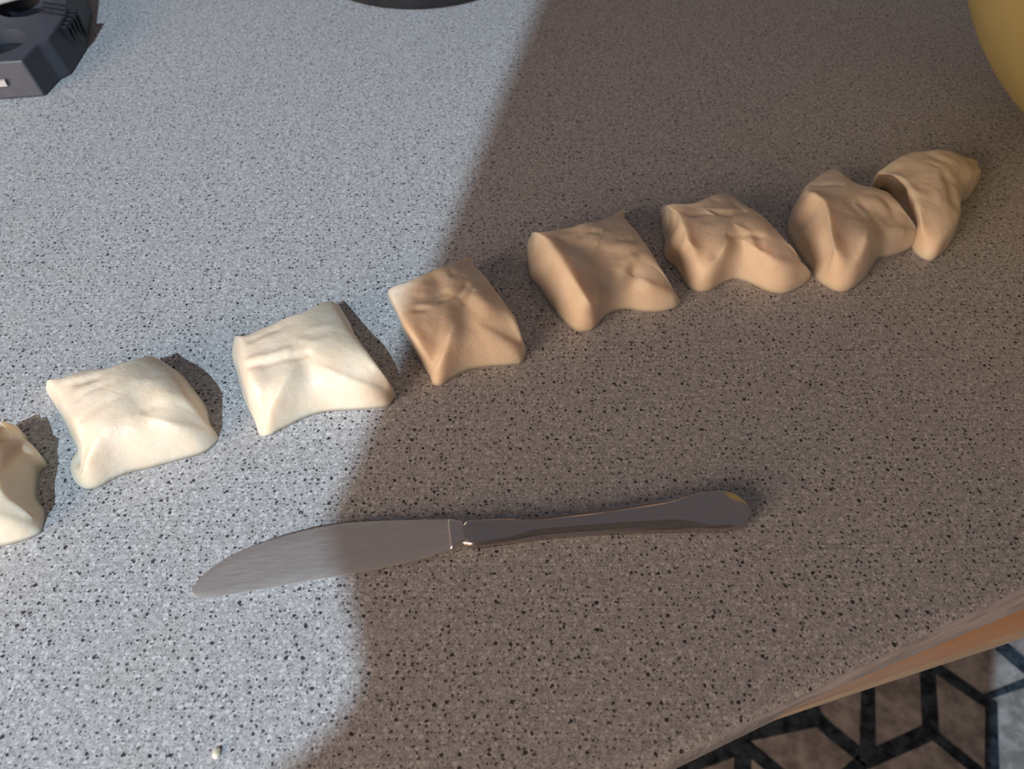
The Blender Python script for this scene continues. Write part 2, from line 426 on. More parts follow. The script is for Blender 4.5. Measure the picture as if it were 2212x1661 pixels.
DOUGH = {
 'p1': dict(c=(-220,160,27),
  ring=[(-207.7,189,20,-218.9,200.4,4,0.25),(-203.6,180.4,22,-208.7,193.4,6,0.25),(-198.5,169.2,24,-198,183.9,8,0.25),(-193.8,160.7,24,-196.9,178.8,4,0.25),
   (-191.1,155.6,21,-195.3,172.8,2,0.25),(-190.08,154.82,16.5,-193,166.4,1,0.25),(-187.13,153.77,11,-187.5,159.6,0,0.25),(-184.2,152.3,7.5,-185.8,152.9,0,0.25),
   (-189.1,151,11.4,-185.8,150,0,1),(-195.1,149.5,17.3,-189.7,147.2,0,1),(-203,149.7,21.8,-195.4,145.1,0,1),(-209.8,150.2,23.8,-202.5,143.1,0,1),
   (-217,147.7,22.3,-214.8,138.8,0,1),(-225.7,144.5,22.8,-229.9,133.4,0,1),(-237.2,147.3,17.1,-244.3,142,0,1),(-236.9,148.2,18,-253.8,154.6,0,0.25),
   (-240.9,162.5,18,-259.2,171.9,0,0.25),(-234.4,169.8,20,-235.2,170.3,0,0.55),(-223.5,175.9,22,-223.7,176.8,0,0.55),(-215.4,182.2,22,-215.2,183.2,0,0.55),
   (-211.1,186.4,21,-210.8,187.3,0,0.55)],
  strokes=[([(-208.7,186.9),(-201.6,174.5),(-196.3,163.6),(-189.2,156.9)],4.5,-7,1),
   ([(-193.4,161.2),(-186.5,157.8)],1.6,2.6,1),
   ([(-212,195.4),(-204,188.1),(-196.4,180.7)],2,2.6,1),
   ([(-188.9,147.2),(-178,141.4)],6,0.6,0)]),
 'p2': dict(c=(-164.9,202,25),
  ring=[(-203.8,218.1,14,-212.5,224.5,0,0.25),(-197.7,218.8,14,-198.6,219.2,0,0.55),(-191.7,219.2,17,-192.6,219.7,0,0.55),(-188.7,222,16,-189.5,222.7,0,0.55),
   (-183.3,221.6,17,-184,222.4,0,0.55),(-176.4,219.2,20,-177,220,0,0.55),(-169.7,220.5,22,-169.9,221.4,0,0.55),(-164.4,224.1,21,-164.4,225.1,0,0.55),
   (-161.4,229.5,17,-161.3,230.5,0,0.55),(-160.3,233.6,12,-160.2,234.6,0,0.55),(-158.7,233,10,-158.6,234,0,0.55),(-149.1,220.9,17,-154,233.4,0,0.25),
   (-140.1,209.4,20,-145.2,224,0,0.25),(-132.1,198.7,19,-135.2,211.1,0,0.25),(-129.6,196.9,10.5,-132.7,203.9,0,0.25),(-126.5,195.2,5,-127.1,196.9,0,0.25),
   (-131.1,194.2,11.4,-127.4,193.4,0,1),(-135.5,191.5,16.1,-129.8,189.5,0,1),(-142.9,190.8,20.9,-134.9,186.7,0,1),(-152,191.4,22.8,-142.8,183.9,0,1),
   (-156.8,189.8,22.8,-150.9,180.9,0,1),(-161.9,188.2,22.8,-159.7,178.2,0,1),(-164.7,184.5,21.8,-164.6,175.4,0,1),(-167.7,178.8,18.4,-168.5,172.2,0,1),
   (-171.4,174.5,15.1,-172.4,170.2,0,1),(-173.8,172.2,6.5,-177.2,170.8,0,0.7),(-175.7,172.5,8,-182.9,176,0,0.7),(-175.91,176.39,8,-186.1,183.4,0,0.7),
   (-175.14,179.01,8,-186.3,187.4,0,0.7),(-175.11,180.04,14,-183.4,188.1,0,0.25),(-174.41,182.21,18,-186.8,191.5,0,0.25),(-175.6,186.3,22,-194.6,201.9,0,0.25),
   (-183.2,195.5,20,-201.2,210.1,0,0.25),(-191.7,205.3,17,-206.9,216.9,0,0.25),(-200.1,213.4,14,-211.5,222.3,0,0.25)],
  strokes=[([(-149.6,194.1),(-146.6,196.5)],1.8,-1.3,0),
   ([(-179.7,199.9),(-176.5,202.6),(-167.7,206.4)],1.5,-0.7,0),
   ([(-174.2,188.9),(-167.4,194.1),(-161,199.9),(-154.5,207.4)],1.6,-0.7,0),
   ([(-172,192.2),(-166.3,197.5)],1.2,-0.5,0),
   ([(-154.6,198.9),(-149.5,191.2),(-146.2,186.5)],6,-2,0),
   ([(-183.3,209.9),(-177.9,211.2)],3,-2.2,0),
   ([(-189.2,209.9),(-189.4,206.4)],3,-1,0),
   ([(-156.6,207.9),(-149.1,208.9),(-142.4,201.9)],3,0.6,0),
   ([(-176.5,179.5),(-174.7,177.2)],2.2,-4,1),
   ([(-137.8,187),(-126.6,182.8)],7,0.6,0),
   ([(-157.1,185.6),(-156.3,187.9)],2,-0.4,0)]),
 'p3': dict(c=(-94.4,231.7,23),
  ring=[(-124.9,242,16,-134,257.7,0,0.25),(-122.3,244.7,13,-123.2,245.2,0,0.55),(-119.1,246.1,15,-120,246.6,0,0.55),(-114.4,246.3,17,-115.2,246.9,0,0.55),
   (-108.9,249.3,18,-109.5,250.1,0,0.55),(-106,251.3,19,-106.5,252.2,0,0.55),(-100.5,252.6,20,-100.8,253.6,0,0.55),(-95.4,255.2,20,-95.5,256.2,0,0.55),
   (-90.8,262.6,17,-90.7,263.6,0,0.55),(-87,270.6,12,-86.8,271.6,0,0.55),(-84.9,266.1,13,-87.4,278.9,0,0.25),(-80.5,254.6,17,-83.3,273,0,0.25),
   (-74.9,244.5,19,-79,264.6,0,0.25),(-69.6,237.2,20,-73.7,252.2,0,0.25),(-62.2,227.7,20,-61.2,227.6,0,0.55),(-56.5,220.4,17.5,-55.5,220.2,0,0.55),
   (-53,218.4,11.5,-52,218.1,0,0.55),(-53.1,216.7,7.5,-52.4,220.7,0,0.6),(-59.5,216.4,11.4,-54.5,214.2,0,1),(-68.5,216.6,16.1,-61.2,212.4,0,1),
   (-77.4,218.1,19.9,-69.3,211.6,0,1),(-84.4,219.5,20.9,-77.5,211.1,0,1),(-88.8,219,19,-84.8,210,0,1),(-92.6,217.5,20.9,-91.3,207.2,0,1),
   (-96.5,211.7,21.8,-97.4,202.9,0,1),(-101,205.2,17.3,-102.4,199.5,0,1),(-104,201.3,13.3,-105.2,197.4,0,1),(-105.2,200.1,5,-109.4,197.3,0,0.25),
   (-106.5,201.6,11.5,-113.4,205.4,0,0.25),(-107.7,204,18,-120.2,215.9,0,0.25),(-109.8,207.7,22,-124.8,226.2,0,0.25),(-113,214.4,22,-127.9,233.4,0,0.25),
   (-116.1,222.7,21,-132.3,243.3,0,0.25),(-119.8,231.7,19,-133.5,248.6,0,0.25),(-123,238.6,17,-133.7,253.4,0,0.25)],
  strokes=[([(-114.4,219.1),(-105.8,219.6),(-99.1,222.3),(-93,223.9),(-89.3,225.8)],1.5,-2,0),
   ([(-114.3,222.3),(-105,223.6),(-97.9,226.3)],2.2,1.3,0),
   ([(-89.3,220.9),(-86.9,216.2),(-85.1,212.5)],5,-2.2,0),
   ([(-92,203.4),(-90.2,199.4)],1.1,-0.9,0),
   ([(-86.8,199.4),(-83.4,204.4)],2.5,-1.4,0),
   ([(-117,236.3),(-111.7,238.6),(-106.9,241.5)],2,-1.2,0),
   ([(-103.8,217.7),(-95.9,217.7)],3,-0.7,0),
   ([(-89,201.4),(-86.5,202.4)],3.5,1,0),
   ([(-90.1,239.8),(-82.4,243.8)],2.5,0.7,0),
   ([(-93.8,233),(-85.5,231.8),(-79.3,236.9)],2.2,0.6,0),
   ([(-102.7,212.5),(-89.5,208.4)],4,-0.8,0)]),
 'p4': dict(c=(-26.8,259.8,25),
  ring=[(-60.8,275.3,14,-63.1,284.6,0,0.25),(-56.9,276.1,16,-57.7,276.6,0,0.55),(-51.1,275.5,19,-52,276,0,0.55),(-44.9,277.6,21,-45.6,278.3,0,0.55),
   (-39.5,279.6,23,-40.1,280.4,0,0.55),(-36.6,282.4,23,-37,283.3,0,0.55),(-32.8,284.7,22,-33,285.7,0,0.55),(-30.4,287.3,20,-30.5,288.3,0,0.55),
   (-26.7,293.6,17,-26.7,294.6,0,0.55),(-23.1,302.4,12,-23.1,303.4,0,0.55),(-20.7,304,10,-20.5,305,0,0.55),(-19.3,294.2,14,-19.1,295.2,0,0.55),
   (-15.4,285.2,18,-15,286.1,0,0.55),(-11.6,276.7,20,-10.9,277.4,0,0.55),(-7.5,267.8,21,-6.5,268.2,0,0.55),(-3,259,21,-2,259,0,0.55),
   (0.4,253.7,20,1.4,253.4,0,0.55),(3.1,246.7,18,4.1,246.3,0,0.55),(5.1,244.4,11.5,6,244,0,0.55),(4.9,243.6,8,7.1,248.9,0,0.6),
   (0.3,243.3,11.4,5.4,240.2,0,1),(-8.1,244,17.1,-1.3,238.2,0,1),(-16.5,246,20.9,-10,237.3,0,1),(-22,245.8,21.8,-18.6,235.6,0,1),
   (-25.1,243.8,21.8,-24,232.5,0,1),(-28.3,237.8,19.9,-29,228.8,0,1),(-31.6,232.2,14.2,-32.8,225.7,0,1),(-35,231.3,10.4,-36.3,226.7,0,1),
   (-36.3,229.9,8,-38.1,232,0,0.25),(-37.4,231.1,11,-39.4,234,0,0.25),(-42.2,232.3,21,-45.2,245,0,0.25),(-47.5,239.8,23,-51.5,256.5,0,0.25),
   (-53.2,254,20,-57.8,272.3,0,0.25),(-57.4,265.1,17,-60.9,278.9,0,0.25)],
  strokes=[([(-36.4,272.7),(-34.8,267.6),(-34.9,261.9)],5,-3.2,0),
   ([(-22,252.7),(-20.1,246.2),(-17.4,240.3)],6,-3.4,0),
   ([(-31.6,256.7),(-25.3,260.3),(-22.1,265),(-21.3,266.9)],1.5,-1.6,0),
   ([(-21.7,256.3),(-18.5,262.5)],1.5,-1.2,0),
   ([(-43.5,252.1),(-39.7,251.2)],1.5,-1.5,0),
   ([(-42.8,253.9),(-39.9,253.6)],1.6,0.9,0),
   ([(-29.7,279.2),(-27.8,275.9),(-23.5,277.9)],1.5,-0.8,0),
   ([(-29.9,265),(-24.9,270.1),(-21.1,274.6)],2,0.9,0),
   ([(-27.7,274.6),(-22.4,273.3)],1.5,-0.6,0),
   ([(-17.7,261.9),(-12.4,255.1)],4,1,0),
   ([(-38.6,242.7),(-35.2,240.3)],1.2,0.6,0),
   ([(-11.4,229.6),(-10.1,225.8)],2,0.7,0),
   ([(-32.9,236.9),(-25.7,233)],3,-0.8,0),
   ([(-44.2,260),(-32.7,255.1)],2.5,-0.7,0)]),
 'p5': dict(c=(42.3,295.4,24),
  ring=[(10.56,308.22,22,9.2,330.1,0,0.25),(14.81,307.01,24,13.7,306.9,0,0.55),(21,310.5,23,20.2,311.1,0,0.55),(26.7,312.1,23,26,312.9,0,0.55),
   (30.8,312.7,22,30.2,313.5,0,0.55),(34.5,314,24,34.1,314.9,0,0.55),(38.2,316.2,23,38,317.2,0,0.55),(43.3,318.9,21,43.4,319.9,0,0.55),
   (50.1,327.2,17,50.3,328.2,0,0.55),(57.1,339.2,11,57.4,340.1,0,0.55),(62.7,350.6,5,63,351.5,0,0.55),(59.5,332.1,14,59.9,333,0,0.55),
   (61.5,321.1,18,62.1,321.9,0,0.55),(64.3,311.1,20,65.1,311.7,0,0.55),(67.4,300.5,21,68.4,300.7,0,0.55),(70.3,291.7,21,71.3,291.6,0,0.55),
   (73.32,283.66,19,74.1,282.7,0,0.55),(77.69,281.48,13.5,78.2,280.1,0,0.55),(81.92,279.09,6,82.9,278.9,0,0.55),(81.93,278.48,3.5,85.4,282.1,0,0.6),
   (79.26,279.07,9.5,83.5,277.6,0,1),(70.7,278.2,14.2,77,274.4,0,1),(62.6,279.2,18.1,69.9,273.4,0,1),(56.9,281,19,64,274.1,0,1),
   (53,282.2,17.1,58.6,275.3,0,1),(49,283,18.1,53.5,274.8,0,1),(46.3,282.2,19.9,49.2,272.7,0,1),(44,275.9,19.7,44.7,268.5,0,1),
   (41.5,267.8,15.1,41.4,263.4,0,0.8),(36.8,256.6,21,37.6,260.4,0,0.7),(34.4,256.7,25,32.4,260,0,0.6),(31.6,261.8,26,27.6,264.3,0,0.4),
   (28.8,267,27,23.4,270.5,0,0.3),(25.6,273.6,28,18.6,279.9,0,0.25),(22.5,282.2,28,13.7,291,0,0.25),(19.7,290.8,27,9,299.2,0,0.25),
   (17.7,296.9,26,8.2,308.2,0,0.25),(14.5,302.7,25,7.9,317.8,0,0.25)],
  strokes=[([(40,307.7),(43.5,306.9)],1.4,-1.6,0),
   ([(38.1,306.6),(34.7,304.5)],2,-0.8,0),
   ([(53.4,300.9),(59,301.6),(63.8,303.7)],1.8,-1,0),
   ([(52,290.7),(57.5,291.4),(65.7,295.6)],2,-1.3,0),
   ([(50.9,272.7),(54.9,283.2),(59.1,288.7),(61.8,284.6)],2.6,2.4,0),
   ([(51.9,259.9),(57,277.1),(60.8,285.1)],4,-5,0),
   ([(33.3,295.6),(41.6,290.7),(46.1,284.6),(45.4,275.3)],7,-2.8,0),
   ([(39.5,254.5),(45.2,261.9)],1.1,-1.3,0),
   ([(24.4,301.2),(27.9,297.7),(33.4,297)],2.5,-1,0),
   ([(42.2,299.1),(49.7,295.6),(57.6,297)],3,0.9,0),
   ([(55.7,272.3),(59.7,268.5)],5,0.8,0),
   ([(31.2,308.5),(24.7,308.5)],2.5,-0.8,0),
   ([(54.2,315.1),(49.2,311.4)],3,-0.8,0),
   ([(21.2,278),(21.6,270.8)],1.2,-0.5,1)]),
 'p6': dict(c=(110.8,312.3,25),
  ring=[(80.38,332.34,20,84.3,356.1,0,0.25),(84.81,330.03,24,83.4,329.6,0,0.55),(89.8,328.9,25,89,329.5,0,0.55),(97.3,330.9,25,96.7,331.7,0,0.55),
   (104.4,337.6,24,104.1,338.6,0,0.55),(112,342.2,22,112,343.2,0,0.55),(116.2,344.1,20,116.4,345.1,0,0.55),(119.8,339.7,20,120.1,340.6,0,0.55),
   (124.7,330.8,21,125.3,331.6,0,0.55),(128.9,324,22,129.7,324.5,0,0.55),(132.5,316.4,22,133.5,316.6,0,0.55),(135.8,309.9,21,136.8,309.8,0,0.55),
   (138.7,303.1,20,139.7,302.8,0,0.55),(142.9,299.46,18,142.7,296.5,0,0.55),(146.12,297.65,13,146.2,295.3,0,0.55),(149.15,295.78,8,150.5,296.5,0,0.55),
   (149.36,294.95,5.5,155.6,301.3,0,0.7),(146.73,295.57,12.3,152.5,295.6,0,1),(139.6,294.6,15.2,146.3,290.4,0,1),(131,293.1,18.1,137.8,286.6,0,1),
   (124.8,295.6,19.9,131.5,287.7,0,1),(119.6,300.1,19.9,125.7,291.7,0,1),(116.4,302.7,18.1,120.4,295.8,0,1),(113.5,303.7,18.1,115.4,297.5,0,1),
   (110.2,302.2,19.5,109.7,294.9,0,1),(107,299.8,22.7,104.2,290.8,0,1),(102.3,294.3,18.8,99.3,288.1,0,1),(96.9,291.9,15.1,94.4,288.2,0,0.8),
   (93.7,293.7,14.5,90.5,291.1,0,0.4),(91.7,294.6,18.5,88,297.4,0,0.3),(89.2,294.8,22.5,85.9,305.6,0,0.25),(86.8,294.2,26.5,81.4,312.4,0,0.25),
   (85.6,299.2,27,80.9,320.4,0,0.25),(84.7,304.2,27,82.8,328.9,0,0.25),(84.1,309.7,27,84.8,335.6,0,0.25),(83.8,318,26,83.2,346.1,0,0.25)],
  strokes=[([(90.9,318),(98.4,320),(112.5,319.6),(119.4,323.5)],1.5,-1.8,0),
   ([(96.5,323.1),(104.5,322.7),(113.2,323.1)],1.6,0.7,0),
   ([(97.9,311.4),(105.4,316.6),(111.5,318.9)],1.5,-1,0),
   ([(108.9,304.7),(117,306.1),(125.1,304.7)],1.5,-1.3,0),
   ([(101.9,293.8),(106.2,290),(111.9,289.2)],2.8,-2.2,0),
   ([(118.1,290.7),(119.5,284.6)],2,-0.9,0),
   ([(114.6,310.7),(119.4,306.3),(120.2,299.1)],2,1,0),
   ([(101.1,283.8),(109.6,287.8)],3.5,-1.6,0),
   ([(115.6,331.2),(116.5,328.1)],2,-1.2,0),
   ([(105.1,332),(107.3,330.4)],2,-0.7,0),
   ([(123.6,304.1),(124.2,298.4)],2,-0.8,0),
   ([(114.5,297.7),(115.8,292.8)],2,-0.8,0),
   ([(79.7,304.8),(86.1,306.2)],2.2,-2.2,1),
   ([(82.3,323.2),(86.8,317.1)],2,-1.8,1),
   ([(132.6,294.7),(140.2,287.8)],6,0.8,0)]),
 'p7': dict(c=(175.6,329.5,25),
  ring=[(182.2,375.1,15,182.4,376,0,0.55),(183.2,365.2,18,183.5,366.2,0,0.55),(185,357.4,20,185.3,358.3,0,0.55),(188.5,349.8,21,189.1,350.6,0,0.55),
   (192.3,347,22,193,347.7,0,0.55),(197,344.1,23,197.9,344.7,0,0.55),(200.6,341.5,23,201.5,341.9,0,0.55),(203,335.2,23,204,335.4,0,0.55),
   (205,328.3,22,206,328.2,0,0.55),(210.61,326.91,16,211.5,326.7,0,0.55),(215.7,325.97,10.5,216.7,325.9,0,0.55),(215.89,325.31,7,223.6,333.6,0,0.7),
   (207.7,323.6,13.3,214.5,322.4,0,1),(199.3,320.6,16.1,207.2,317.7,0,1),(191.9,319.7,18.1,199.9,314.8,0,1),(187,320,19,194.6,313.7,0,1),
   (183.4,316.4,21.8,189.1,306.9,0,1),(180.5,310.9,22.8,183.6,299.4,0,1),(176.4,303.1,23.8,176.7,292.4,0,1),(171.6,295.5,19.2,170.8,288.4,0,1),
   (167.1,292.5,15.6,166,287.9,0,0.9),(159.7,293.4,22.5,161.7,291.3,0,0.6),(155.9,292.4,28,158.2,296.2,0,0.4),(155.6,297.4,29,156.6,303.1,0,0.3),
   (156.8,304.6,29,153.9,314.1,0,0.25),(158.2,311.9,29,151.8,323.9,0,0.25),(159.5,319.4,29,150.5,333.2,0,0.25),(159.9,326.9,28,151.5,340.4,0,0.25),
   (159,333.9,26,155.8,351.5,0,0.25),(158,344.6,20,162.6,363,0,0.25),(163.3,356.3,17,171.1,376.1,0,0.25),(170.4,365,16,170.3,366,0,0.55),
   (178.6,373.3,15,178.7,374.3,0,0.55)],
  strokes=[([(150.4,330),(156.3,330),(156.7,317.7),(156.2,304.4),(157,296.6)],5,-3.6,1),
   ([(146.6,329.2),(152.1,334),(159.5,338)],3,1.5,0),
   ([(164.9,352),(169.7,349.1),(176.2,347.5)],2,-1.6,0),
   ([(181.6,328.5),(183.3,326.2)],2,-2,0),
   ([(175.3,326.6),(178,322.7)],3,-1,0),
   ([(195.3,316.6),(204.8,319.2),(206.2,314),(200.7,305.2)],1.7,2.4,0),
   ([(197.1,313.2),(198.5,307.4)],3,-2,0),
   ([(190.7,313.2),(188.2,301.6)],2.6,-2.2,0),
   ([(186,335.2),(191.4,336.8)],2,-0.9,0),
   ([(189.4,330.5),(193.8,327.3)],2.5,0.9,0),
   ([(194.3,333.6),(199.5,325.8)],2,-0.9,0),
   ([(170.3,317.4),(178.6,318.1)],3,-0.9,0),
   ([(191.4,321.2),(193.7,316.6)],2,0.7,0),
   ([(189.4,340),(183.1,333.6)],2,0.7,0)]),
 'p8': dict(c=(239.6,358.1,23),
  ring=[(203,366.2,17,210,380.7,0,0.25),(205.7,368.1,19,204.7,368.4,0,0.55),(212.6,373.6,21,211.7,374.1,0,0.55),(220.7,379.5,21,220.1,380.2,0,0.55),
   (227.7,383.1,21,227.3,384,0,0.55),(236.7,383.3,21,236.6,384.3,0,0.55),(242.2,385.5,21,242.3,386.5,0,0.55),(249.4,385.1,20,249.7,386.1,0,0.55),
   (258.3,384.2,17,258.8,385,0,0.55),(263.1,382.3,14,279.4,399.3,0,0.6),(263.6,377,12,277.3,389.9,0,0.75),(266.2,375.5,13.3,272,379.3,0,1),
   (258.2,366.6,15.2,265.4,369.9,0,1),(250.5,360.6,16.1,258.5,362.5,0,1),(247.5,358.9,16.1,253.2,359.5,0,1),(245.8,355,16,250.3,352.8,0,1),
   (243.4,349.7,17.1,246.1,343.7,0,1),(240.8,342.1,17.1,241.5,333.2,0,1),(236.8,332.2,15.2,235.9,324.3,0,1),(230.5,323.6,13.3,228.8,316.9,0,1),
   (223.3,317.6,12.3,220.9,311.6,0,1),(218.8,321,12.3,216.1,316.2,0,0.9),(214.8,321.1,13.5,214.9,323,0,0.6),(212.1,324.1,19,218.6,334,0,0.5),
   (211.7,333.9,21,218.8,350.3,0,0.4),(211.6,342.2,22,219.5,362.1,0,0.4),(210.9,350.5,22,218.3,369.9,0,0.25),(208.6,356,22,216.7,375.3,0,0.25),
   (205.5,359.7,20,213,377.1,0,0.25)],
  strokes=[([(209.7,361.4),(215.3,365.7),(216.7,360.5),(217,350.3)],4,-3,1),
   ([(201.7,353.6),(209.9,358.7),(211.7,351.9),(214,343.6)],2,1.2,0),
   ([(235.9,339.3),(236.9,347.5),(236.3,354.2)],4,-3.2,0),
   ([(232.1,365.3),(233,363.6)],2.2,-1.4,0),
   ([(234.7,376.9),(237.9,371.5)],3,-1,0),
   ([(235.7,354.1),(243.8,351.6)],2,-0.8,0),
   ([(216.2,340.8),(219,339.2)],2.5,0.8,0),
   ([(225.6,342.5),(226.7,336)],2,0.8,0),
   ([(213.6,337.6),(206.8,339.2)],2,-0.8,0),
   ([(211.7,325),(218.9,323.5)],3,-0.7,0),
   ([(240.1,373.3),(244.5,369.7)],3,0.8,0),
   ([(225,365.3),(224.8,355.8)],3,0.6,0)]),
}

# ---------------------------------------------------------------- dough pieces
# Each piece: a ring of points round its upper rim (x, y, z) with the matching points of its foot (x, y, z)
# and how rounded the flank is between them, a crown point, and finger dents / folds as strokes (points, width, height). Millimetres.
def catmull(P, n):
    P = np.asarray(P, float)
    m = len(P)
    ch = np.linalg.norm(np.roll(P, -1, 0)[:, :2] - P[:, :2], axis=1) * .5 + np.linalg.norm(np.roll(P, -1, 0)[:, 3:5] - P[:, 3:5], axis=1) * .5
    ch = np.maximum(ch, .5)
    seg_t = np.concatenate([[0], np.cumsum(ch)])
    out = []
    for u in np.linspace(0, seg_t[-1], n, endpoint=False):
        i = int(np.searchsorted(seg_t, u, side='right') - 1) % m
        f = (u - seg_t[i]) / ch[i]
        p0, p1, p2, p3 = P[(i - 1) % m], P[i], P[(i + 1) % m], P[(i + 2) % m]
        d0, d1, d2 = ch[(i - 1) % m] ** .5, ch[i] ** .5, ch[(i + 1) % m] ** .5
        t1 = (p1 - p0) / d0 - (p2 - p0) / (d0 + d1) + (p2 - p1) / d1
        t2 = (p2 - p1) / d1 - (p3 - p1) / (d1 + d2) + (p3 - p2) / d2
        t1, t2 = t1 * d1, t2 * d1
        out.append((2 * f**3 - 3 * f**2 + 1) * p1 + (f**3 - 2 * f**2 + f) * t1 + (-2 * f**3 + 3 * f**2) * p2 + (f**3 - f**2) * t2)
    return np.array(out)

def grid_normals(G):
    du = np.roll(G, -1, 1) - np.roll(G, 1, 1)
    dv = np.empty_like(G)
    dv[1:-1] = G[2:] - G[:-2]
    dv[0] = G[1] - G[0]
    dv[-1] = G[-1] - G[-2]
    nn = np.cross(du, dv)
    l = np.linalg.norm(nn, axis=2, keepdims=True)
    return nn / np.maximum(l, 1e-9)

def dough_piece(key, label, rough=1.0, soft=20):
    D = DOUGH[key]
    n, KS, J = 200, 12, 30
    ring = catmull([r for r in D['ring']], n)
    rim, foot, rd = ring[:, :3], ring[:, 3:6], np.clip(ring[:, 6:7], 0, 1)
    c = np.array(D['c'], float)
    rows = []
    for k in range(KS):
        f = k / KS
        th = f * math.pi / 2
        a = foot + (rim - foot) * f
        b = foot.copy()
        b[:, :2] = foot[:, :2] + (rim[:, :2] - foot[:, :2]) * (1 - math.cos(th))
        b[:, 2] = foot[:, 2] + (rim[:, 2] - foot[:, 2]) * math.sin(th)
        rows.append(a * (1 - rd) + b * rd)
    for j in range(J):
        s = 1 - j / J
        p = c + (rim - c) * s
        p[:, 2] = c[2] + (rim[:, 2] - c[2]) * s ** 2.4
        rows.append(p)
    G = np.array(rows)
    area = 0.0
    q = foot[:, :2]
    area = np.sum(q[:, 0] * np.roll(q[:, 1], -1) - np.roll(q[:, 0], -1) * q[:, 1])
    if area < 0:                       # make the ring run anticlockwise
        G = G[:, ::-1].copy()
    for i in range(KS, KS + J):        # fewer and fewer wiggles towards the crown
        keep = 2 + int(46 * (1 - (i - KS) / J) ** 1.3)
        Fq = np.fft.rfft(G[i], axis=0)
        Fq[keep:] *= 0
        if i > KS + 1:
            G[i] = np.fft.irfft(Fq, n, axis=0)
    # smooth crown: thin-plate surface through the rim and the crown point
    cp = np.vstack([rim[::5], c[None, :]])
    for i in range(0, n, 20):
        s = .60
        p = c + (rim[i] - c) * s
        p[2] = c[2] + (rim[i, 2] - c[2]) * .30
        cp = np.vstack([cp, p])
    sc = 40.0
    def kern(d):
        return np.where(d > 1e-9, d * d * np.log(np.maximum(d, 1e-9)), 0)
    X = cp[:, :2] / sc
    m = len(X)
    A = np.zeros((m + 3, m + 3))
    A[:m, :m] = kern(np.linalg.norm(X[:, None] - X[None], axis=2)) + np.eye(m) * .03
    A[:m, m] = 1
    A[:m, m + 1:] = X
    A[m:, :m] = A[:m, m:].T
    wts = np.linalg.solve(A, np.concatenate([cp[:, 2], np.zeros(3)]))
    T = G[KS:].reshape(-1, 3)
    Q = (T[:, :2]) / sc
    z = kern(np.linalg.norm(Q[:, None] - X[None], axis=2)) @ wts[:m] + wts[m] + Q @ wts[m + 1:]
    z = z.reshape(J, n)
    bl = np.clip(np.arange(J) / 4.0, 0, 1)[:, None]
    G[KS:, :, 2] = G[KS:, :, 2] * (1 - bl) + z * bl
    def relax(G, it, lam=.5):
        for _ in range(it):
            A = G.copy()
            A[1:-1] = (G[2:] + G[:-2] + np.roll(G, 1, 1)[1:-1] + np.roll(G, -1, 1)[1:-1]) / 4
            A[-1] = G[-1].mean(0) * .5 + G[-1] * .5
            G = G + lam * wt * (A - G)
        return G
    ramp_in = np.clip((np.arange(KS + J) - KS - 1) / 6.0, 0, 1)[:, None, None]
    wt = ramp_in
    G = relax(G, 12)                   # even out the top without moving the rim
    wt = np.ones_like(ramp_in)
    wt[0] = 0
    wt[1:4] = .5
    G = relax(G, soft)
    NN = grid_normals(G)
    disp = np.zeros(G.shape[:2])
    for pts, w, amp, on_flank in D['strokes']:
        pts = np.array(pts, float)
        best = np.full(G.shape[:2], 1e9)
        for a, b in zip(pts, pts[1:]):
            ab = b - a
            t = np.clip(((G[:, :, :2] - a) @ ab) / max(ab @ ab, 1e-6), 0, 1)
            d = np.linalg.norm(G[:, :, :2] - (a + t[..., None] * ab), axis=2)
            best = np.minimum(best, d)
        rowf = np.clip((KS + 1.5 - np.arange(KS + J)) / 5.0, 0, 1) if on_flank else np.clip((np.arange(KS + J) - KS + 7) / 5.0, 0, 1)
        disp += amp * (1.35 if on_flank else 1.0) * np.exp(-(best / w) ** 2) * rowf[:, None]
    hgt = np.clip(G[:, :, 2] / 6.0, 0, 1)
    G = G + NN * (.70 * disp * hgt)[..., None]
    G = relax(G, 2, .5)
    NN = grid_normals(G)
    off = sum(ord(ch) for ch in key) * 7.3
    nz = np.zeros(G.shape[:2])
    for i in range(G.shape[0]):
        for j in range(n):
            x, y, z = G[i, j]
            nz[i, j] = .40 * noise.noise((x / 11 + off, y / 11, z / 11)) + .13 * noise.noise((x / 4.5, y / 4.5 + off, z / 4.5))
    G = G + NN * (nz * rough * np.clip(G[:, :, 2] / 5.0, .1, 1))[..., None]
    G[1:, :, 2] = np.maximum(G[1:, :, 2], .15)
    G[0, :, 2] = np.maximum(foot[:, 2] if area > 0 else foot[::-1, 2], .0) * 0.0 + .05
    R = G.shape[0]
    verts = [tuple(v / 1000.0) for v in G.reshape(-1, 3)]
    top = len(verts)
    verts.append(tuple(G[-1].mean(0) / 1000.0))
    faces = []
    for i in range(R - 1):
        for j in range(n):
            k = (j + 1) % n
            faces.append((i * n + j, i * n + k, (i + 1) * n + k, (i + 1) * n + j))
    for j in range(n):
        faces.append(((R - 1) * n + j, (R - 1) * n + (j + 1) % n, top))
    faces.append(tuple(range(n))[::-1])
    # put the origin under the piece
    cx, cy = c[0] / 1000, c[1] / 1000
    verts = [(x - cx, y - cy, z) for x, y, z in verts]
    o = from_data('dough_piece', verts, faces, M['dough'])
    o.location = (cx, cy, K)
    return tag(o, label, 'dough', 'cut pieces of dough in a row')

